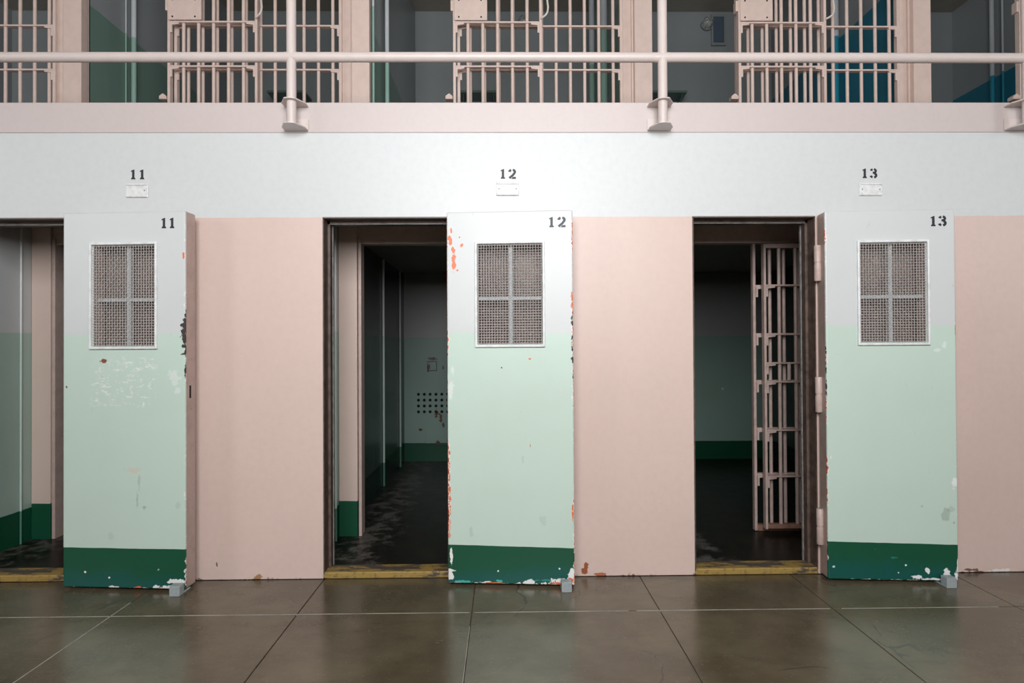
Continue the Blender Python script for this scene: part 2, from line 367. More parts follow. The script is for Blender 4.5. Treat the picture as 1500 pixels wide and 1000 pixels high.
# ---- upper cells
GREEN_U = (0.155, 0.245, 0.205, 1); TEAL_U = (0.012, 0.17, 0.25, 1); GREY_U = (0.30, 0.32, 0.33, 1)
PIL = [-3.20, -1.063, 1.060, 3.178, 5.30]
zf = Z_UP
def usides(name, z, lowc): return banded(name, [(zf + z, lowc), (99, GREY_U)], 0.35, 0.2)
uback = struct(obj('wall_back_upper', box(-5.6, 5.6, 3.50, 3.62, zf, 5.20), banded('upper_back_paint', [(zf + 0.6, (0.3, 0.36, 0.36, 1)), (99, (0.255, 0.28, 0.285, 1))], 0.4, 0.2)), 'blue grey back wall of the upper cells', 'wall')
SIDE = {0: ((0.93, TEAL_U), (1.20, GREEN_U)), 1: ((1.30, GREEN_U), (1.04, GREEN_U)), 2: ((1.55, GREEN_U), (1.42, TEAL_U)), 3: ((1.42, TEAL_U), (1.42, TEAL_U)), 4: ((1.42, TEAL_U), (1.42, TEAL_U))}
PN = ['left of the first upper opening', 'between the first and second upper openings', 'between the second and third upper openings', 'between the third and fourth upper openings', 'beyond the last upper opening']
for i, pc in enumerate(PIL):
    (zl, cl), (zr, cr) = SIDE[i]
    wob = empty('wall_partition_upper', (0, 0, 0)); struct(wob, 'painted cell partition ' + PN[i], 'wall')
    obj('partition_face', box(pc - 0.06, pc - 0.001, 1.13, 3.50, zf, 5.20), usides('upper_side_%d_l' % i, zl, cl), wob)
    obj('partition_face', box(pc + 0.001, pc + 0.06, 1.13, 3.50, zf, 5.20), usides('upper_side_%d_r' % i, zr, cr), wob)
M_STEEL = simple('pink_steel', PINK_STEEL, 0.40, var=0.3, scale=14, dark=0.72)
for i, pc in enumerate(PIL):
    t = struct(empty('trim_%d' % (i + 7), (pc, 1.03, zf)), 'pink steel pilaster ' + PN[i], 'pilaster')
    obj('pilaster_face', box(-0.066, 0.068, 0.0, 0.07, 0, 2.45), M_STEEL, t, bevel=0.003, seg=1)
    obj('pilaster_web', box(-0.060, 0.060, 0.07, 0.11, 0, 2.45), M_STEEL, t)
    obj('pilaster_flange', box(-0.150, -0.080, 0.060, 0.075, 0, 2.45), M_STEEL, t, bevel=0.002, seg=1)
    obj('flange_return', box(-0.080, -0.066, 0.045, 0.085, 0, 2.45), M_STEEL, t)
struct(obj('wall_upper_head', box(-5.6, 5.6, 1.06, 1.13, zf + 2.12, 5.35), M_STEEL), 'pink steel head panel over the upper barred fronts', 'beam')

# ================================================================== BARRED GATES AND GRILLES
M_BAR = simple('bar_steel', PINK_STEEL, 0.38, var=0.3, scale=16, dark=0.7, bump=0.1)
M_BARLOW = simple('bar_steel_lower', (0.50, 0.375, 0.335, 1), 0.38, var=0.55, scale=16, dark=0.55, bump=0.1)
M_RUST = simple('rusty_rail', (0.30, 0.16, 0.11, 1), 0.6, var=0.8, scale=20, dark=0.5)
M_BRASS = simple('hook_metal', (0.62, 0.56, 0.50, 1), 0.35, 0.0)
BARMESH = {}
def bar_obj(h, mat, parent, loc, r=0.0125):
    k = (round(h, 3), mat.name)
    if k not in BARMESH:
        o = obj('bar', tube(new_bm(), [(0, 0, 0), (0, 0, h)], r, 12), mat, parent, smooth=True); BARMESH[k] = o
    else: o = again(BARMESH[k], parent)
    o.location = loc; return o
def gusset(parent, mat, x, z, s, y, up=False):      # L-shaped corner plate under a rail beside a stile; s = +1 plate runs to +x
    v = 1 if up else -1
    pts = [(0, 0), (0.062 * s, 0), (0.062 * s, v * 0.010), (0.013 * s, v * 0.016), (0.013 * s, v * 0.072), (0, v * 0.072)]
    b = prism_y(new_bm(), [(x + a, z + c) for a, c in pts], y, y + 0.012); return obj('gusset', b, mat, parent)
RAILS_Z = [0.36, 0.655, 0.985, 1.115, 1.31, 1.645]
def gate(name, x0, Y, z0, width, nb, label, cat, group, mat, rails, height=2.02, lockbox=True, rusty=False, shorts=False, stile_w=0.020):
    t = empty(name, (x0, Y, z0)); tag(t, label, cat, group)
    for sx in (0.0, width - stile_w):
        obj('stile', box(sx, sx + stile_w, -0.022, 0.022, 0.0, height), mat, t, bevel=0.002, seg=1)
    obj('bottom_rail', box(stile_w, width - stile_w, -0.024, 0.024, 0.004, 0.034), M_RUST if rusty else mat, t, bevel=0.003, seg=1)
    obj('top_rail', box(stile_w, width - stile_w, -0.024, 0.024, height - 0.03, height), mat, t, bevel=0.003, seg=1)
    for z in rails:
        obj('rail', box(stile_w, width - stile_w, -0.022, 0.022, z - 0.006, z + 0.006), mat, t, bevel=0.0015, seg=1)
        gusset(t, mat, stile_w, z - 0.006, 1, -0.020); gusset(t, mat, width - stile_w, z - 0.006, -1, -0.020)
    p = width / (nb + 1)
    for k in range(nb):
        bar_obj(height - 0.02, mat, t, ((k + 1) * p, 0.0, 0.01))
    return t
def grille(name, x0, x1, Y, z0, label, group, mat, rails, pitch, first, height=2.05):
    t = empty(name, (x0, Y, z0)); tag(t, label, 'grille', group)
    wd = x1 - x0
    for sx in (0.0, wd - 0.022): obj('stile', box(sx, sx + 0.022, -0.020, 0.020, 0, height), mat, t, bevel=0.002, seg=1)
    obj('bottom_rail', box(0.022, wd - 0.022, -0.02, 0.02, 0.0, 0.02), mat, t); obj('top_rail', box(0.022, wd - 0.022, -0.02, 0.02, height - 0.03, height), mat, t)
    for z in rails:
        obj('rail', box(0.022, wd - 0.022, -0.020, 0.020, z - 0.006, z + 0.006), mat, t, bevel=0.0015, seg=1)
        gusset(t, mat, 0.022, z - 0.006, 1, -0.018); gusset(t, mat, wd - 0.022, z - 0.006, -1, -0.018)
    x = first
    while x < wd - 0.045:
        bar_obj(height - 0.02, mat, t, (x, 0, 0.01)); x += pitch
    return t
GX = [-2.474, -0.367, 1.764, 3.888]          # left edge of each upper gate
ORD = ['first', 'second', 'third', 'rightmost']
UR = [0.34, 0.665, 0.995, 1.30, 1.62]
for i, gx in enumerate(GX):
    t = gate('barred_gate', gx, 1.01, zf, 0.662, 5, 'pink barred sliding gate slid open, %s of the upper row' % (ORD[i] if i == 3 else ORD[i] + ' from the left side'), 'gate', 'sliding gates of the upper cells', M_BAR, UR)
    lb = obj('lock_plate', box(0.010, 0.255, -0.034, -0.022, 1.003, 1.30), M_BAR, t, bevel=0.003, seg=1)
    for bxx in (0.045, 0.210):
        for bz in (1.025, 1.150):
            b_ = new_bm(); ring(b_, bxx, bz, 0.006, -0.034, 8); obj('bolt', b_, M_HOLE, lb)
    lug = prism_y(new_bm(), [(-0.058, 0.418), (-0.004, 0.418), (-0.004, 0.440), (-0.030, 0.462), (-0.058, 0.442)], -0.03, 0.03)
    obj('latch_lug', lug, M_BAR, t, bevel=0.003, seg=1)
    obj('latch_case', box(-0.018, 0.0, -0.02, 0.03, 1.08, 1.16), M_BAR, t, bevel=0.003, seg=1)
    pts = [(0.655, -0.03, 1.018), (0.672, -0.045, 1.022), (0.690, -0.05, 1.034), (0.702, -0.05, 1.056), (0.706, -0.05, 1.09), (0.700, -0.05, 1.14), (0.690, -0.045, 1.18), (0.668, -0.03, 1.20)]
    obj('pull_handle', tube(new_bm(), pts, 0.0075, 10), M_BRASS, t, smooth=True)
UG = [0.345, 0.674, 1.006, 1.31, 1.63]
for i, pc in enumerate([-1.063, 1.060, 3.178]):
    grille('barred_grille', pc - 2.137 + 0.735, pc - 0.148, 1.085, zf, 'fixed pink bar grille behind the %s sliding gate of the upper row' % ORD[i], 'fixed grilles of the upper cells', M_BAR, UG, 0.1085, 0.098)
grille('barred_grille', -5.337 + 0.735, -3.20 - 0.148, 1.085, zf, 'fixed pink bar grille at the upper left corner, cut by the picture edge', 'fixed grilles of the upper cells', M_BAR, UG, 0.1085, 0.112)

# lower gate: the one that shows stands slid open in cell 13
LR = [0.365, 0.685, 1.020, 1.150, 1.350, 1.690]
for gx, lab, show in ((1.806, 'dusky pink barred inner gate with food slot, slid open inside the doorway', 1),):
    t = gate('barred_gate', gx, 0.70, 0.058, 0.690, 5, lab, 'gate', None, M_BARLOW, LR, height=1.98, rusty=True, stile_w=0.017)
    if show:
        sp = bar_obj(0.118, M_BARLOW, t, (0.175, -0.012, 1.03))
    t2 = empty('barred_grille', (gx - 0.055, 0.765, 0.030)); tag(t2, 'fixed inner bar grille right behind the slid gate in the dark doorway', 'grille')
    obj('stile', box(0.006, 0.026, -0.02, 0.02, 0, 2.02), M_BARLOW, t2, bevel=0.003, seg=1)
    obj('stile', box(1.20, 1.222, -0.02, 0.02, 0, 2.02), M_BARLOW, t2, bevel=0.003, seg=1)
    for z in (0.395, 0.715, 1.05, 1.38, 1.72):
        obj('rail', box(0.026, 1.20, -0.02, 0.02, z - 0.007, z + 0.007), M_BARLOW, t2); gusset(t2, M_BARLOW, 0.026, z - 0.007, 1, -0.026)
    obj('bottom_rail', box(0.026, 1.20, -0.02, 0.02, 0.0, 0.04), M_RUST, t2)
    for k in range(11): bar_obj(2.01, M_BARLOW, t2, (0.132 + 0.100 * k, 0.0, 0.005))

# ================================================================== UPPER CELL FITTINGS
def pipe(x, y, r, zb, lowc, lab, grp='pipes on the upper cell walls'):
    m_ = banded('pipe_paint', [(zf + zb, lowc), (99, (0.55, 0.58, 0.60, 1))], 0.3)
    return tag(obj('wall_pipe', tube(new_bm(), [(x, y, zf), (x, y, zf + 1.2), (x, y, 5.20)], r, 14), m_, smooth=True), lab, 'pipe', grp)
LG = (0.28, 0.44, 0.37, 1); LT = (0.02, 0.27, 0.38, 1)
pipe(-3.108, 1.64, 0.020, 1.20, LG, 'pale green pipe on the side wall in the first upper opening')
pipe(-3.125, 1.56, 0.006, 1.20, LG, 'thin conduit beside the green pipe in the first upper opening')
pipe(-0.965, 1.57, 0.018, 1.04, LG, 'pale green pipe on the side wall in the second upper opening')
pipe(-0.992, 1.15, 0.010, 1.20, LG, 'thin green conduit by the pilaster edge in the second upper opening')
pipe(0.950, 2.16, 0.034, 1.55, LG, 'thick pale green pipe behind the second upper bar grille')
pipe(0.945, 2.90, 0.030, 1.55, LG, 'slimmer dim green pipe behind the second upper bar grille')
pipe(3.070, 2.05, 0.034, 1.42, LT, 'blue pipe behind the third upper bar grille')
pipe(5.190, 2.86, 0.022, 1.42, LT, 'blue pipe in the rightmost upper opening')
pipe(5.205, 2.74, 0.010, 1.42, LT, 'thin blue conduit in the rightmost upper opening')
M_SHELF = simple('shelf_green', (0.10, 0.16, 0.14, 1), 0.5)
for i, xc in enumerate((-2.40, -0.27, 1.85)):
    t = empty('wall_shelf', (xc, 3.50, zf + 1.385)); tag(t, 'small dark green shelf on the back wall of the %s upper cell' % ORD[i], 'shelf', 'shelves in the upper cells')
    obj('board', box(-0.21, 0.21, -0.26, 0.0, 0.02, 0.045), M_SHELF, t, bevel=0.003, seg=1)
    for sx in (-0.17, 0.17):
        b_ = new_bm(); a = [b_.verts.new(p) for p in ((sx-.006, 0, 0.02), (sx-.006, -0.22, 0.02), (sx-.006, 0, -0.10))]; c = [b_.verts.new(p) for p in ((sx+.006, 0, 0.02), (sx+.006, -0.22, 0.02), (sx+.006, 0, -0.10))]
        b_.faces.new(a); b_.faces.new(c[::-1])
        for k in range(3): b_.faces.new((a[k], c[k], c[(k+1) % 3], a[(k+1) % 3]))
        obj('bracket', b_, M_SHELF, t)
M_GLASSY = simple('lamp_glass', (0.40, 0.41, 0.38, 1), 0.25, var=0.1)
M_LAMPB = simple('lamp_base', (0.24, 0.255, 0.255, 1), 0.45)
for i, (xc, zc) in enumerate(((0.245, 5.06), (2.365, 5.045))):
    t = empty('wall_lamp', (xc, 3.50, zc)); tag(t, 'round unlit lamp high on the back wall of the %s upper cell' % ORD[i + 1], 'lamp', 'lamps in the upper cells')
    obj('base', tube(new_bm(), [(0, 0, 0), (0, -0.035, 0)], 0.072, 20), M_LAMPB, t, smooth=True)
    obj('globe', tube(new_bm(), [(0, -0.03, 0), (0, -0.075, 0), (0, -0.10, 0), (0, -0.112, 0)], [0.058, 0.056, 0.042, 0.012], 20), M_GLASSY, t, smooth=True)
    for a_ in range(3):
        an = math.pi * a_ / 3; ca, sa = math.cos(an), math.sin(an)
        obj('guard_wire', tube(new_bm(), [(0.07*ca*q, -0.035 - 0.09 * math.sqrt(max(0, 1 - q*q)), 0.07*sa*q) for q in (-1, -.8, -.5, 0, .5, .8, 1)], 0.003, 6), M_LAMPB, t, smooth=True)
t = empty('notice_board', (2.50, 3.50, 4.80)); tag(t, 'framed notice board high on the wall beside the round lamp', 'board')
obj('frame', sheet_holes(new_bm(), -0.085, 0.085, 0.0, 0.36, -0.03, 0.0, [(-0.062, 0.062, 0.03, 0.33)]), M_LAMPB, t, bevel=0.004)
obj('board_face', box(-0.062, 0.062, -0.016, -0.002, 0.03, 0.33), simple('board_blue', (0.07, 0.10, 0.14, 1), 0.5), t)

# ================================================================== GALLERY RAILING
M_RAIL = simple('railing_paint', (0.62, 0.53, 0.50, 1), 0.36, var=0.25, scale=12, dark=0.8, bump=0.08)
rl = empty('gallery_railing', (0, -0.092, Z_UP)); tag(rl, 'cream pink pipe railing along the gallery edge', 'railing')
obj('rail', tube(new_bm(), [(-5.5, 0, 0.215), (0, 0, 0.221), (5.5, 0, 0.215)], 0.0275, 20), M_RAIL, rl, smooth=True)
for px in (-3.290, -1.191, 0.909, 3.006):
    ps = obj('post', tube(new_bm(), [(px, 0, -0.165), (px, 0, 0.2), (px, 0, 1.25)], 0.0268, 20), M_RAIL, rl, smooth=True)
    obj('tee_joint', tube(new_bm(), [(px - 0.045, 0, 0.2195), (px - 0.03, 0, 0.2195), (px + 0.03, 0, 0.2195), (px + 0.045, 0, 0.2195)], [0.0277, 0.0287, 0.0287, 0.0277], 20), M_RAIL, ps, smooth=True)
    for z, hw in ((-0.030, 0.068), (-0.168, 0.066)):
        pts = [(px - hw, 0.086), (px - hw, 0.03), (px - 0.030, -0.042), (px, -0.050), (px + 0.030, -0.042), (px + hw, 0.03), (px + hw, 0.086)]
        obj('bracket_plate', prism_z(new_bm(), pts, z, z + 0.008), M_RAIL, ps, bevel=0.002, seg=1)
    obj('back_plate', box(px - 0.069, px + 0.069, 0.0815, 0.0855, -0.164, -0.100), M_RAIL, ps)

# ================================================================== CELL DOORS
DW, DZ0, DZ1, DT = 0.703, 0.015, 2.087, 0.100
WX, WZ0, WZ1, WW = 0.158, 1.328, 1.918, 0.390
def door_paint(name, seed, chips, z_mint, z_base, scrape=False, edge=1.0, tilt=0.0):
    g = G(name, 0.40)
    off = (seed * 3.1, seed * 1.7, seed * 2.3)
    zz = g.m('ADD', g.m('ADD', g.z, g.m('MULTIPLY', g.x, tilt)), g.m('MULTIPLY', g.m('SUBTRACT', g.noise(7.0, 2, off=off), 0.5), 0.006))
    base = g.mix(g.m('MULTIPLY', g.ramp(g.m('ADD', g.z, g.m('MULTIPLY', g.noise(5.0, 3, off=off), 0.16)), 0.22, 0.12), 0.8), DKGREEN, TEALBASE)
    col = g.mix(g.gt(zz, z_base, 0.001), base, MINT)
    col = g.mix(g.gt(zz, z_mint, 0.001), col, WHITE)
    col = g.vary(col, 2.5, 0.25, 0.88, 4)
    # scuffs and smudges rubbed into the paint
    sm = g.m('MULTIPLY', g.ramp(g.noise(16.0, 5, 0.7, stretch=(1.3, 1, 0.6), off=off), 0.66, 0.78), 0.32)
    col = g.mix(sm, col, (0.25, 0.25, 0.22, 1))
    wob = g.noise(34.0, 4, 0.6, off=off); fine = g.noise(80.0, 3, off=off)
    if scrape:
        inx = g.m('MULTIPLY', g.ramp(g.x, 0.13, 0.20), g.ramp(g.x, 0.57, 0.50))
        inz = g.m('MULTIPLY', g.ramp(g.z, 0.99, 1.03), g.ramp(g.z, 1.31, 1.27))
        streak = g.m('MAXIMUM', g.ramp(g.noise(22.0, 5, 0.75, stretch=(0.8, 1, 2.4), off=off), 0.565, 0.61), g.ramp(g.noise(22.0, 5, 0.75, stretch=(2.6, 1, 0.7), off=(5, 1, 2)), 0.58, 0.63))
        col = g.mix(g.m('MULTIPLY', g.m('MULTIPLY', inx, inz), g.m('MULTIPLY', streak, 0.9)), col, (0.74, 0.77, 0.75, 1))
    for c in chips: col = g.blob(col, *c[:5], wob, *c[5:])
    # paint broken off along the edges: white undercoat, red lead, bare steel
    e = g.m('MINIMUM', g.m('MINIMUM', g.x, g.m('SUBTRACT', DW, g.x)), g.m('SUBTRACT', g.z, DZ0))
    ch = g.m('SUBTRACT', g.m('ADD', g.m('MULTIPLY', wob, 0.05), g.m('MULTIPLY', g.noise(4.0, 2, off=off), 0.035 * edge)), g.m('ADD', e, 0.040 + 0.004 * (1 - edge)))
    front = g.m('SUBTRACT', 1.0, g.gt(g.y, 0.007, 0.001))
    col = g.mix(g.ramp(ch, 0.0, 0.0008), col, (0.78, 0.76, 0.74, 1))
    col = g.mix(g.ramp(ch, 0.0042, 0.005), col, ORANGE)
    col = g.mix(g.m('MULTIPLY', g.ramp(ch, 0.0088, 0.0095), 0.9), col, (0.07, 0.05, 0.045, 1))
    side = g.vary((0.45, 0.33, 0.29, 1), 12.0, 0.4, 0.6)
    side = g.mix(g.m('MULTIPLY', g.ramp(fine, 0.62, 0.70), 0.4), side, (0.16, 0.08, 0.05, 1))
    back = g.gt(g.y, 0.012, 0.003)
    col = g.mix(g.m('MULTIPLY', back, 1.0), col, side)
    for c in DARKS.get(name, ()): col = g.blob(col, *c, wob)
    g.bump(g.m('ADD', g.noise(6.0, 2, off=off), g.m('MULTIPLY', g.noise(60.0, 3), 0.22)), 0.16, 0.005)
    return g.done(col)
W_ = (0.78, 0.79, 0.77, 1); DK = (0.035, 0.028, 0.026, 1); RU = (0.22, 0.07, 0.03, 1); TQ = (0.05, 0.42, 0.36, 1)
DARKS = {'door_11_paint': (),
         'door_12_paint': (),
         'door_13_paint': ()}
CH11 = [(0.706, 1.41, 0.024, 0.13, DK), (0.703, 1.20, 0.005, 0.06, DK), (0.236, 1.262, 0.022, 0.012, RU), (0.640, 1.18, 0.035, 0.045, W_, .7), (0.655, 1.10, 0.02, 0.02, W_, .7), (0.41, 0.66, 0.045, 0.022, (0.62, 0.53, 0.44, 1), .8), (0.44, 0.60, 0.008, 0.05, (0.30, 0.33, 0.27, 1), .6),
        (0.43, 0.50, 0.006, 0.05, (0.2, 0.2, 0.17, 1), .5), (0.47, 0.46, 0.012, 0.012, (0.13, 0.12, 0.1, 1), .6), (0.66, 0.47, 0.016, 0.03, (0.34, 0.42, 0.36, 1), .5), (0.28, 0.30, 0.02, 0.02, (0.34, 0.42, 0.36, 1), .4),
        (0.66, 0.055, 0.06, 0.014, W_), (0.60, 0.025, 0.07, 0.012, W_), (0.685, 0.035, 0.012, 0.012, ORANGE), (0.29, 0.02, 0.035, 0.008, W_), (0.43, 0.018, 0.03, 0.008, ORANGE),
        (0.13, 0.10, 0.006, 0.006, W_), (0.27, 0.07, 0.006, 0.006, W_), (0.55, 0.12, 0.008, 0.008, W_, .6), (0.02, 1.12, 0.006, 0.01, RU), (0.695, 1.84, 0.006, 0.02, ORANGE)]
CH12 = [(0.706, 1.36, 0.014, 0.16, DK), (0.703, 1.14, 0.005, 0.06, DK), (0.025, 1.98, 0.006, 0.014, ORANGE), (0.020, 1.93, 0.012, 0.030, ORANGE), (0.035, 1.875, 0.010, 0.022, ORANGE), (0.038, 1.81, 0.014, 0.048, ORANGE), (0.085, 1.90, 0.010, 0.010, ORANGE), (0.072, 1.945, 0.006, 0.006, ORANGE), (0.06, 1.76, 0.005, 0.005, ORANGE),
        (0.700, 1.95, 0.008, 0.045, (0.80, 0.45, 0.35, 1)), (0.700, 1.905, 0.007, 0.03, ORANGE), (0.696, 1.615, 0.006, 0.018, ORANGE), (0.699, 1.57, 0.009, 0.035, ORANGE), (0.462, 1.262, 0.012, 0.008, ORANGE), (0.305, 1.215, 0.005, 0.005, RU),
        (0.462, 0.785, 0.005, 0.014, (0.5, 0.22, 0.13, 1)), (0.645, 1.08, 0.014, 0.008, (0.75, 0.5, 0.42, 1), .6), (0.02, 1.10, 0.016, 0.05, (0.80, 0.82, 0.79, 1), .8), (0.03, 1.2, 0.01, 0.02, W_, .8),
        (0.007, 0.52, 0.010, 0.20, ORANGE), (0.008, 0.33, 0.008, 0.08, (0.7, 0.3, 0.2, 1)), (0.02, 0.085, 0.030, 0.008, W_), (0.015, 0.055, 0.016, 0.022, W_), (0.02, 0.16, 0.008, 0.05, W_),
        (0.64, 0.035, 0.080, 0.022, W_), (0.685, 0.075, 0.02, 0.045, W_), (0.60, 0.018, 0.03, 0.016, ORANGE), (0.68, 0.04, 0.025, 0.014, ORANGE), (0.695, 0.42, 0.006, 0.04, ORANGE),
        (0.455, 0.026, 0.035, 0.014, W_), (0.535, 0.022, 0.018, 0.012, W_), (0.21, 0.022, 0.03, 0.007, W_), (0.27, 0.018, 0.05, 0.006, ORANGE), (0.07, 0.022, 0.05, 0.009, TQ), (0.29, 0.032, 0.018, 0.006, TQ), (0.53, 0.04, 0.05, 0.008, TQ, .7),
        (0.28, 0.086, 0.006, 0.006, W_), (0.62, 0.105, 0.006, 0.006, W_), (0.40, 0.025, 0.006, 0.006, W_), (0.42, 0.70, 0.008, 0.02, (0.36, 0.42, 0.37, 1), .5), (0.13, 0.30, 0.010, 0.03, (0.36, 0.4, 0.36, 1), .5), (0.53, 0.37, 0.02, 0.025, (0.36, 0.4, 0.36, 1), .4)]
CH13 = [(0.703, 1.42, 0.004, 0.06, DK), (0.0, 1.25, 0.004, 0.08, DK), (0.0, 1.05, 0.004, 0.07, DK), (0.690, 0.565, 0.022, 0.028, W_), (0.640, 0.385, 0.020, 0.035, (0.20, 0.25, 0.21, 1), .6), (0.665, 0.42, 0.02, 0.02, (0.28, 0.33, 0.28, 1), .5), (0.51, 0.43, 0.008, 0.010, (0.3, 0.34, 0.3, 1), .7), (0.68, 0.34, 0.006, 0.008, RU, .7),
        (0.535, 0.075, 0.014, 0.018, W_), (0.635, 0.055, 0.020, 0.028, W_), (0.485, 0.034, 0.035, 0.012, W_), (0.59, 0.024, 0.06, 0.007, W_), (0.69, 0.04, 0.016, 0.03, W_), (0.70, 0.10, 0.005, 0.06, W_), (0.38, 0.058, 0.006, 0.006, W_), (0.03, 0.085, 0.008, 0.006, (0.5, 0.65, 0.6, 1)),
        (0.42, 0.10, 0.006, 0.006, W_), (0.36, 0.14, 0.02, 0.007, TQ, .4), (0.02, 0.70, 0.006, 0.02, W_), (0.688, 1.66, 0.008, 0.008, (0.6, 0.45, 0.4, 1), .7), (0.60, 1.30, 0.02, 0.012, (0.66, 0.74, 0.68, 1)), (0.64, 1.33, 0.015, 0.02, (0.66, 0.74, 0.68, 1))]
M_D = [door_paint('door_11_paint', 1, CH11, 1.411, 0.233, True, 0.75), door_paint('door_12_paint', 2, CH12, 1.413, 0.228, False, 1.05, 0.012), door_paint('door_13_paint', 3, CH13, 1.441, 0.226, False, 0.85, 0.012)]
M_WFRAME = simple('window_frame_white', (0.76, 0.77, 0.77, 1), 0.42, var=0.5, scale=25, dark=0.6)
M_WIRE = simple('mesh_wire', (0.50, 0.47, 0.45, 1), 0.45, var=0.4, scale=40, dark=0.55, bump=0)
M_WIRE_BACK = simple('mesh_wire_brown', (0.085, 0.055, 0.045, 1), 0.5, var=0.4, scale=40, dark=0.5, bump=0)  # rear wires in a much darker brown than the front mesh
M_MULL = simple('mullion_grey', (0.55, 0.57, 0.58, 1), 0.4, var=0.3, scale=30, dark=0.6)
M_INK = simple('stencil_black', (0.018, 0.022, 0.028, 1), 0.55, var=0.3, scale=60, dark=0.6, bump=0)
M_INK2 = simple('stencil_faded', (0.055, 0.065, 0.075, 1), 0.55, var=0.5, scale=60, dark=0.5, bump=0)
M_HINGE = simple('hinge_pink', (0.54, 0.41, 0.365, 1), 0.40, var=0.5, scale=24, dark=0.6)

# stencil numerals
def stroke(bm, pts, wd, y):
    n = len(pts); L = []; Rr = []
    for i, (x, z) in enumerate(pts):
        x0, z0 = pts[max(i-1, 0)]; x1, z1 = pts[min(i+1, n-1)]
        d = math.hypot(x1-x0, z1-z0) or 1; nx, nz = -(z1-z0)/d, (x1-x0)/d
        h = (wd[i] if isinstance(wd, (list, tuple)) else wd) / 2
        L.append((x + nx*h, z + nz*h)); Rr.append((x - nx*h, z - nz*h))
    for i in range(n-1): prism_y(bm, [L[i], L[i+1], Rr[i+1], Rr[i]], y - 0.0006, y)
def arc(cx, cz, rx, rz, a0, a1, n=7): return [(cx + rx * math.cos(R(a0 + (a1-a0)*k/(n-1))), cz + rz * math.sin(R(a0 + (a1-a0)*k/(n-1)))) for k in range(n)]
def digit(ch):
    bm = new_bm()
    if ch == '1':
        prism_y(bm, [(-0.115, 0.18), (0.125, 0.18), (0.125, 1.0), (0.02, 1.0), (-0.23, 0.88), (-0.23, 0.76), (-0.115, 0.80)], -0.0006, 0)
        prism_y(bm, [(-0.22, 0.0), (0.22, 0.0), (0.22, 0.10), (0.12, 0.20), (-0.12, 0.20), (-0.22, 0.10)], -0.0006, 0)
    elif ch == '2':
        stroke(bm, arc(0, 0.70, 0.28, 0.24, 178, 112, 6), [0.30, 0.28, 0.25, 0.23, 0.22, 0.20], 0)
        stroke(bm, arc(0, 0.70, 0.27, 0.23, 78, -28, 8) + [(0.06, 0.36), (-0.14, 0.20), (-0.30, 0.06)], [0.20, 0.22, 0.25, 0.27, 0.27, 0.26, 0.25, 0.24, 0.23, 0.23, 0.25], 0)
        prism_y(bm, [(-0.12, -0.02), (0.38, -0.02), (0.38, 0.19), (0.05, 0.19)], -0.0006, 0)
    else:
        stroke(bm, arc(0, 0.75, 0.26, 0.19, 172, 112, 6), [0.28, 0.26, 0.24, 0.22, 0.21, 0.20], 0)
        stroke(bm, arc(-0.02, 0.75, 0.26, 0.19, 76, -80, 9) + [(-0.08, 0.55)], 0.23, 0)
        stroke(bm, arc(-0.02, 0.29, 0.30, 0.22, 66, -74, 9), 0.25, 0)
        stroke(bm, arc(0, 0.29, 0.29, 0.22, -112, -172, 6), [0.20, 0.21, 0.22, 0.24, 0.26, 0.28], 0)
    return bm
def put_digit(ch, parent, x, y, z, h, mat):
    o = obj('stencil_digit', digit(ch), mat, parent); o.scale = (h, 1, h); o.location = (x, y, z); o['label'] = 'black stencilled numeral ' + ch
    return o

# woven wire
def woven(wd, ht, pitch, r):
    bm = new_bm(); nx = int(wd / pitch); nz = int(ht / pitch); ox = (wd - nx * pitch) / 2; oz = (ht - nz * pitch) / 2
    def wire(pts):
        rings = []
        for p, horiz in pts:
            x, y, z = p
            rings.append([bm.verts.new(q) for q in (((x, y-r, z), (x, y, z+r), (x, y+r, z), (x, y, z-r)) if horiz else ((x, y-r, z), (x-r, y, z), (x, y+r, z), (x+r, y, z)))])
        for a, b in zip(rings, rings[1:]):
            for k in range(4): bm.faces.new((a[k], a[(k+1) % 4], b[(k+1) % 4], b[k]))
    A = r * 0.95
    for i in range(nx + 1):
        x = ox + i * pitch
        wire([((x, 0.0, 0.0), False)] + [((x, A * (1 if (i + j) % 2 else -1), oz + j * pitch), False) for j in range(nz + 1)] + [((x, 0, ht), False)])
    for j in range(nz + 1):
        z = oz + j * pitch
        wire([((0.0, 0.0, z), True)] + [((ox + i * pitch, -A * (1 if (i + j) % 2 else -1), z), True) for i in range(nx + 1)] + [((wd, 0, z), True)])
    return bm
DOORS = [(-2.449, '11', 'door numbered eleven with scraped mint paint, standing open', M_D[0], 0.0),
         (-0.318, '12', 'door numbered twelve, chipped orange along its edges, standing open', M_D[1], 0.0),
         (1.818, '13', 'door numbered thirteen with its pink hinges showing, standing open', M_D[2], 0.014)]
mesh_proto = back_proto = None
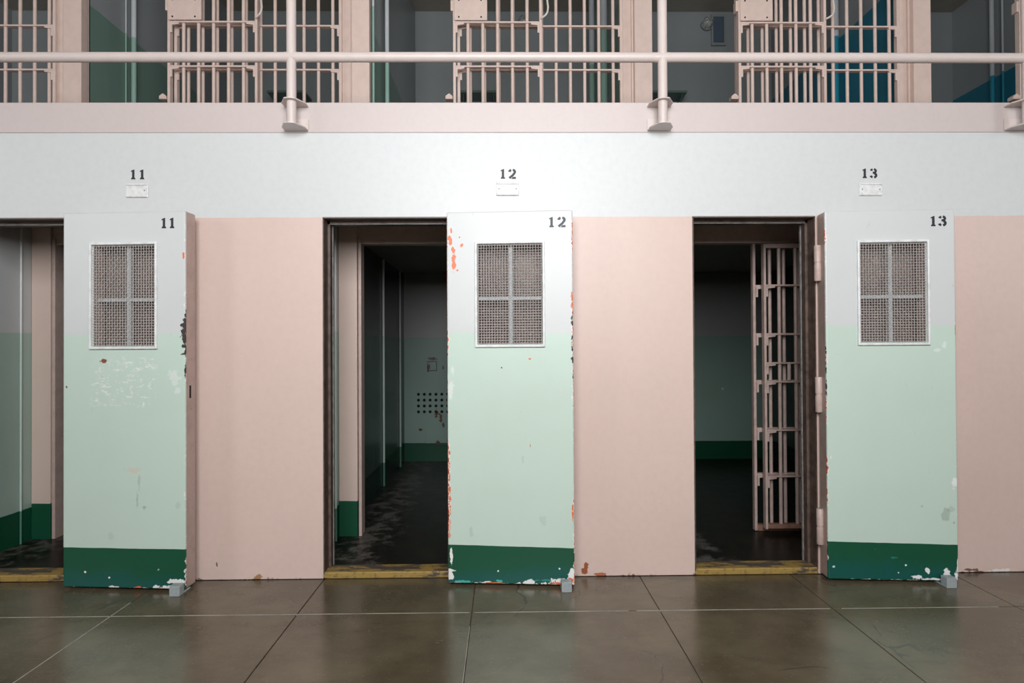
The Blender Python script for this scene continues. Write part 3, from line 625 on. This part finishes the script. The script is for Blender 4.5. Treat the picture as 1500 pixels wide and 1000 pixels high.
for k, (hx, num, lab, dm, wdx) in enumerate(DOORS):
    d = empty('door_%d' % (k + 1), (hx, -0.115, 0.0), R(-4.4))
    struct(d, 'white and green steel cell ' + lab, 'door')
    x0 = WX + wdx; x1 = x0 + WW
    hole = (x0 + 0.016, x1 - 0.016, WZ0 + 0.018, WZ1 - 0.018)
    obj('panel', sheet_holes(new_bm(), 0, DW, DZ0, DZ1, 0.0, DT, [hole]), dm, d, bevel=0.007, seg=3)
    fr = obj('window_frame', sheet_holes(new_bm(), x0, x1, WZ0, WZ1, -0.014, 0.003, [(x0 + 0.013, x1 - 0.013, WZ0 + 0.014, WZ1 - 0.014)]), M_WFRAME, d, bevel=0.004)
    iw, ih = WW - 0.030, WZ1 - WZ0 - 0.032
    if mesh_proto is None:
        mesh_proto = obj('wire_mesh', woven(iw, ih, 0.0152, 0.0017), M_WIRE, d, smooth=False)
    else: mesh_proto = again(mesh_proto, d)
    mesh_proto.location = (x0 + 0.015, 0.0, WZ0 + 0.016)
    if back_proto is None: back_proto = obj('rear_wire_mesh', woven(iw, ih, 0.0152, 0.0022), M_WIRE_BACK, d)
    else: back_proto = again(back_proto, d)
    back_proto.location = (x0 + 0.012, 0.082, WZ0 + 0.012)
    xm = (x0 + x1) / 2 + 0.004; zm = WZ0 + 0.275
    obj('mullion', box(xm - 0.011, xm + 0.011, 0.030, 0.062, hole[2], hole[3]), M_MULL, d, bevel=0.002, seg=1)
    obj('transom_bar', box(hole[0], hole[1], 0.032, 0.060, zm - 0.011, zm + 0.011), M_MULL, d, bevel=0.002, seg=1)
    cs = {'11': ((0.583, '1'), (0.630, '1')), '12': ((0.587, '1'), (0.643, '2')), '13': ((0.588, '1'), (0.637, '3'))}[num]
    for cx, ch in cs: put_digit(ch, d, cx, -0.0004, 1.992, 0.057, M_INK2 if num == '12' else M_INK)
    # hinges on the pivot edge
    for z0, z1 in (((1.700, 1.905), (0.945, 1.148), (0.187, 0.391)) if num == '13' else ()):
        zm_ = (z0 + z1) / 2
        hg = obj('hinge', tube(new_bm(), [(0, 0, z0), (0, 0, z0 + 0.004), (0, 0, zm_ - 0.008), (0, 0, zm_ - 0.007)], [0.017, 0.0195, 0.0195, 0.018], 18), M_HINGE, d, smooth=True)
        hg.location = (-0.012, 0.072, 0)
        u_ = obj('hinge_knuckle', tube(new_bm(), [(0, 0, zm_ + 0.006), (0, 0, zm_ + 0.007), (0, 0, z1 - 0.004), (0, 0, z1)], [0.018, 0.0195, 0.0195, 0.017], 18), M_HINGE, hg, smooth=True)
        obj('hinge_washer', tube(new_bm(), [(0, 0, zm_ - 0.008), (0, 0, zm_ + 0.007)], 0.0172, 18), M_HINGE, hg, smooth=True)
        obj('hinge_leaf', box(-0.002, 0.016, 0.006, 0.026, z0, z1), M_HINGE, hg, bevel=0.002, seg=1)
    if num == '11':
        obj('lock_slot', box(DW - 0.002, DW + 0.0006, 0.040, 0.056, 1.055, 1.125), M_HOLE, d)

# numbers on the wall and the small plates under them
for chs, xs in (('11', (-2.131, -2.080)), ('12', (-0.001, 0.053)), ('13', (2.116, 2.168))):
    for c, x in zip(chs, xs): put_digit(c, wall, x, -0.0004, 2.306, 0.056, M_INK)
M_PLATE = simple('plate_white', (0.74, 0.74, 0.735, 1), 0.45, var=0.7, scale=35, dark=0.65)
for (x0, x1, z0, z1), n in (((-2.171, -2.043, 2.199, 2.281), '11'), ((-0.040, 0.091, 2.206, 2.285), '12'), ((2.081, 2.216, 2.201, 2.277), '13')):
    p = tag(obj('number_plate', box(x0, x1, -0.007, 0.0, z0, z1), M_PLATE, bevel=0.003), {'11': 'leftmost small white plate on the wall, under the numerals eleven', '12': 'middle small white plate on the wall, under the numerals twelve', '13': 'rightmost small white plate on the wall, under the numerals thirteen'}[n], 'plate', 'blank plates over the doors')
    obj('plate_rim', box(x0 + 0.004, x1 - 0.004, -0.011, -0.0065, z1 - 0.012, z1 - 0.003), M_PLATE, p, bevel=0.0015, seg=1)
    obj('plate_rim', box(x0 + 0.004, x1 - 0.004, -0.011, -0.0065, z0 + 0.003, z0 + 0.012), M_PLATE, p, bevel=0.0015, seg=1)
    for sx in ((x0 + 0.016, x1 - 0.016) if n != '11' else (x1 - 0.02,)):
        b_ = new_bm(); ring(b_, sx, (z0 + z1) / 2, 0.0035, -0.0045, 8); obj('screw', b_, simple('screw_dark', (0.12, 0.11, 0.1, 1), 0.5, bump=0), p)

# floor stops holding the doors open
M_STOP = simple('stop_galvanised', (0.33, 0.37, 0.38, 1), 0.5, 0.0, var=0.5, scale=60, dark=0.7)
M_RUB = simple('stop_rubber', (0.03, 0.03, 0.03, 1), 0.7)
for (x, y), n in (((-1.775, -0.230), '11'), ((0.333, -0.230), '12'), ((2.438, -0.228), '13')):
    t = empty('door_stop', (x, y, 0.0)); tag(t, 'small grey metal floor stop at the foot of the ' + {'11': 'leftmost door with scraped mint paint', '12': 'middle door with orange chips', '13': 'rightmost door beside the pink hinges'}[n], 'door stop', 'floor stops of the cell doors')
    b_ = prism_z(new_bm(), [(-0.028, 0), (0.028, 0), (0.028, 0.05), (-0.028, 0.05)], 0.0, 0.056)
    obj('block', b_, M_STOP, t, bevel=0.003)
    obj('foot_plate', box(-0.028, 0.028, 0.05, 0.12, 0.0, 0.008), M_STOP, t, bevel=0.002, seg=1)
    obj('rubber_pad', box(-0.02, 0.02, 0.05, 0.058, 0.018, 0.05), M_RUB, t, bevel=0.002, seg=1)

# ---- the window wall opposite (behind the viewer)
M_FAR = simple('opposite_wall', (0.62, 0.58, 0.54, 1), 0.6, bump=0)
wh = [(wx - ww / 2, wx + ww / 2, WIN_Z0, WIN_Z1) for wx, ww, _ in WINDOWS]
struct(obj('wall_opposite', sheet_holes(new_bm(), -10, 10, 0.0, 7.6, WIN_Y + 0.2, WIN_Y, wh), M_FAR), 'pale corridor wall with tall windows facing the cells', 'wall')
struct(obj('ceiling', box(-10, 10, WIN_Y, 0.0, 7.6, 7.8), M_FAR), 'high corridor ceiling', 'ceiling')
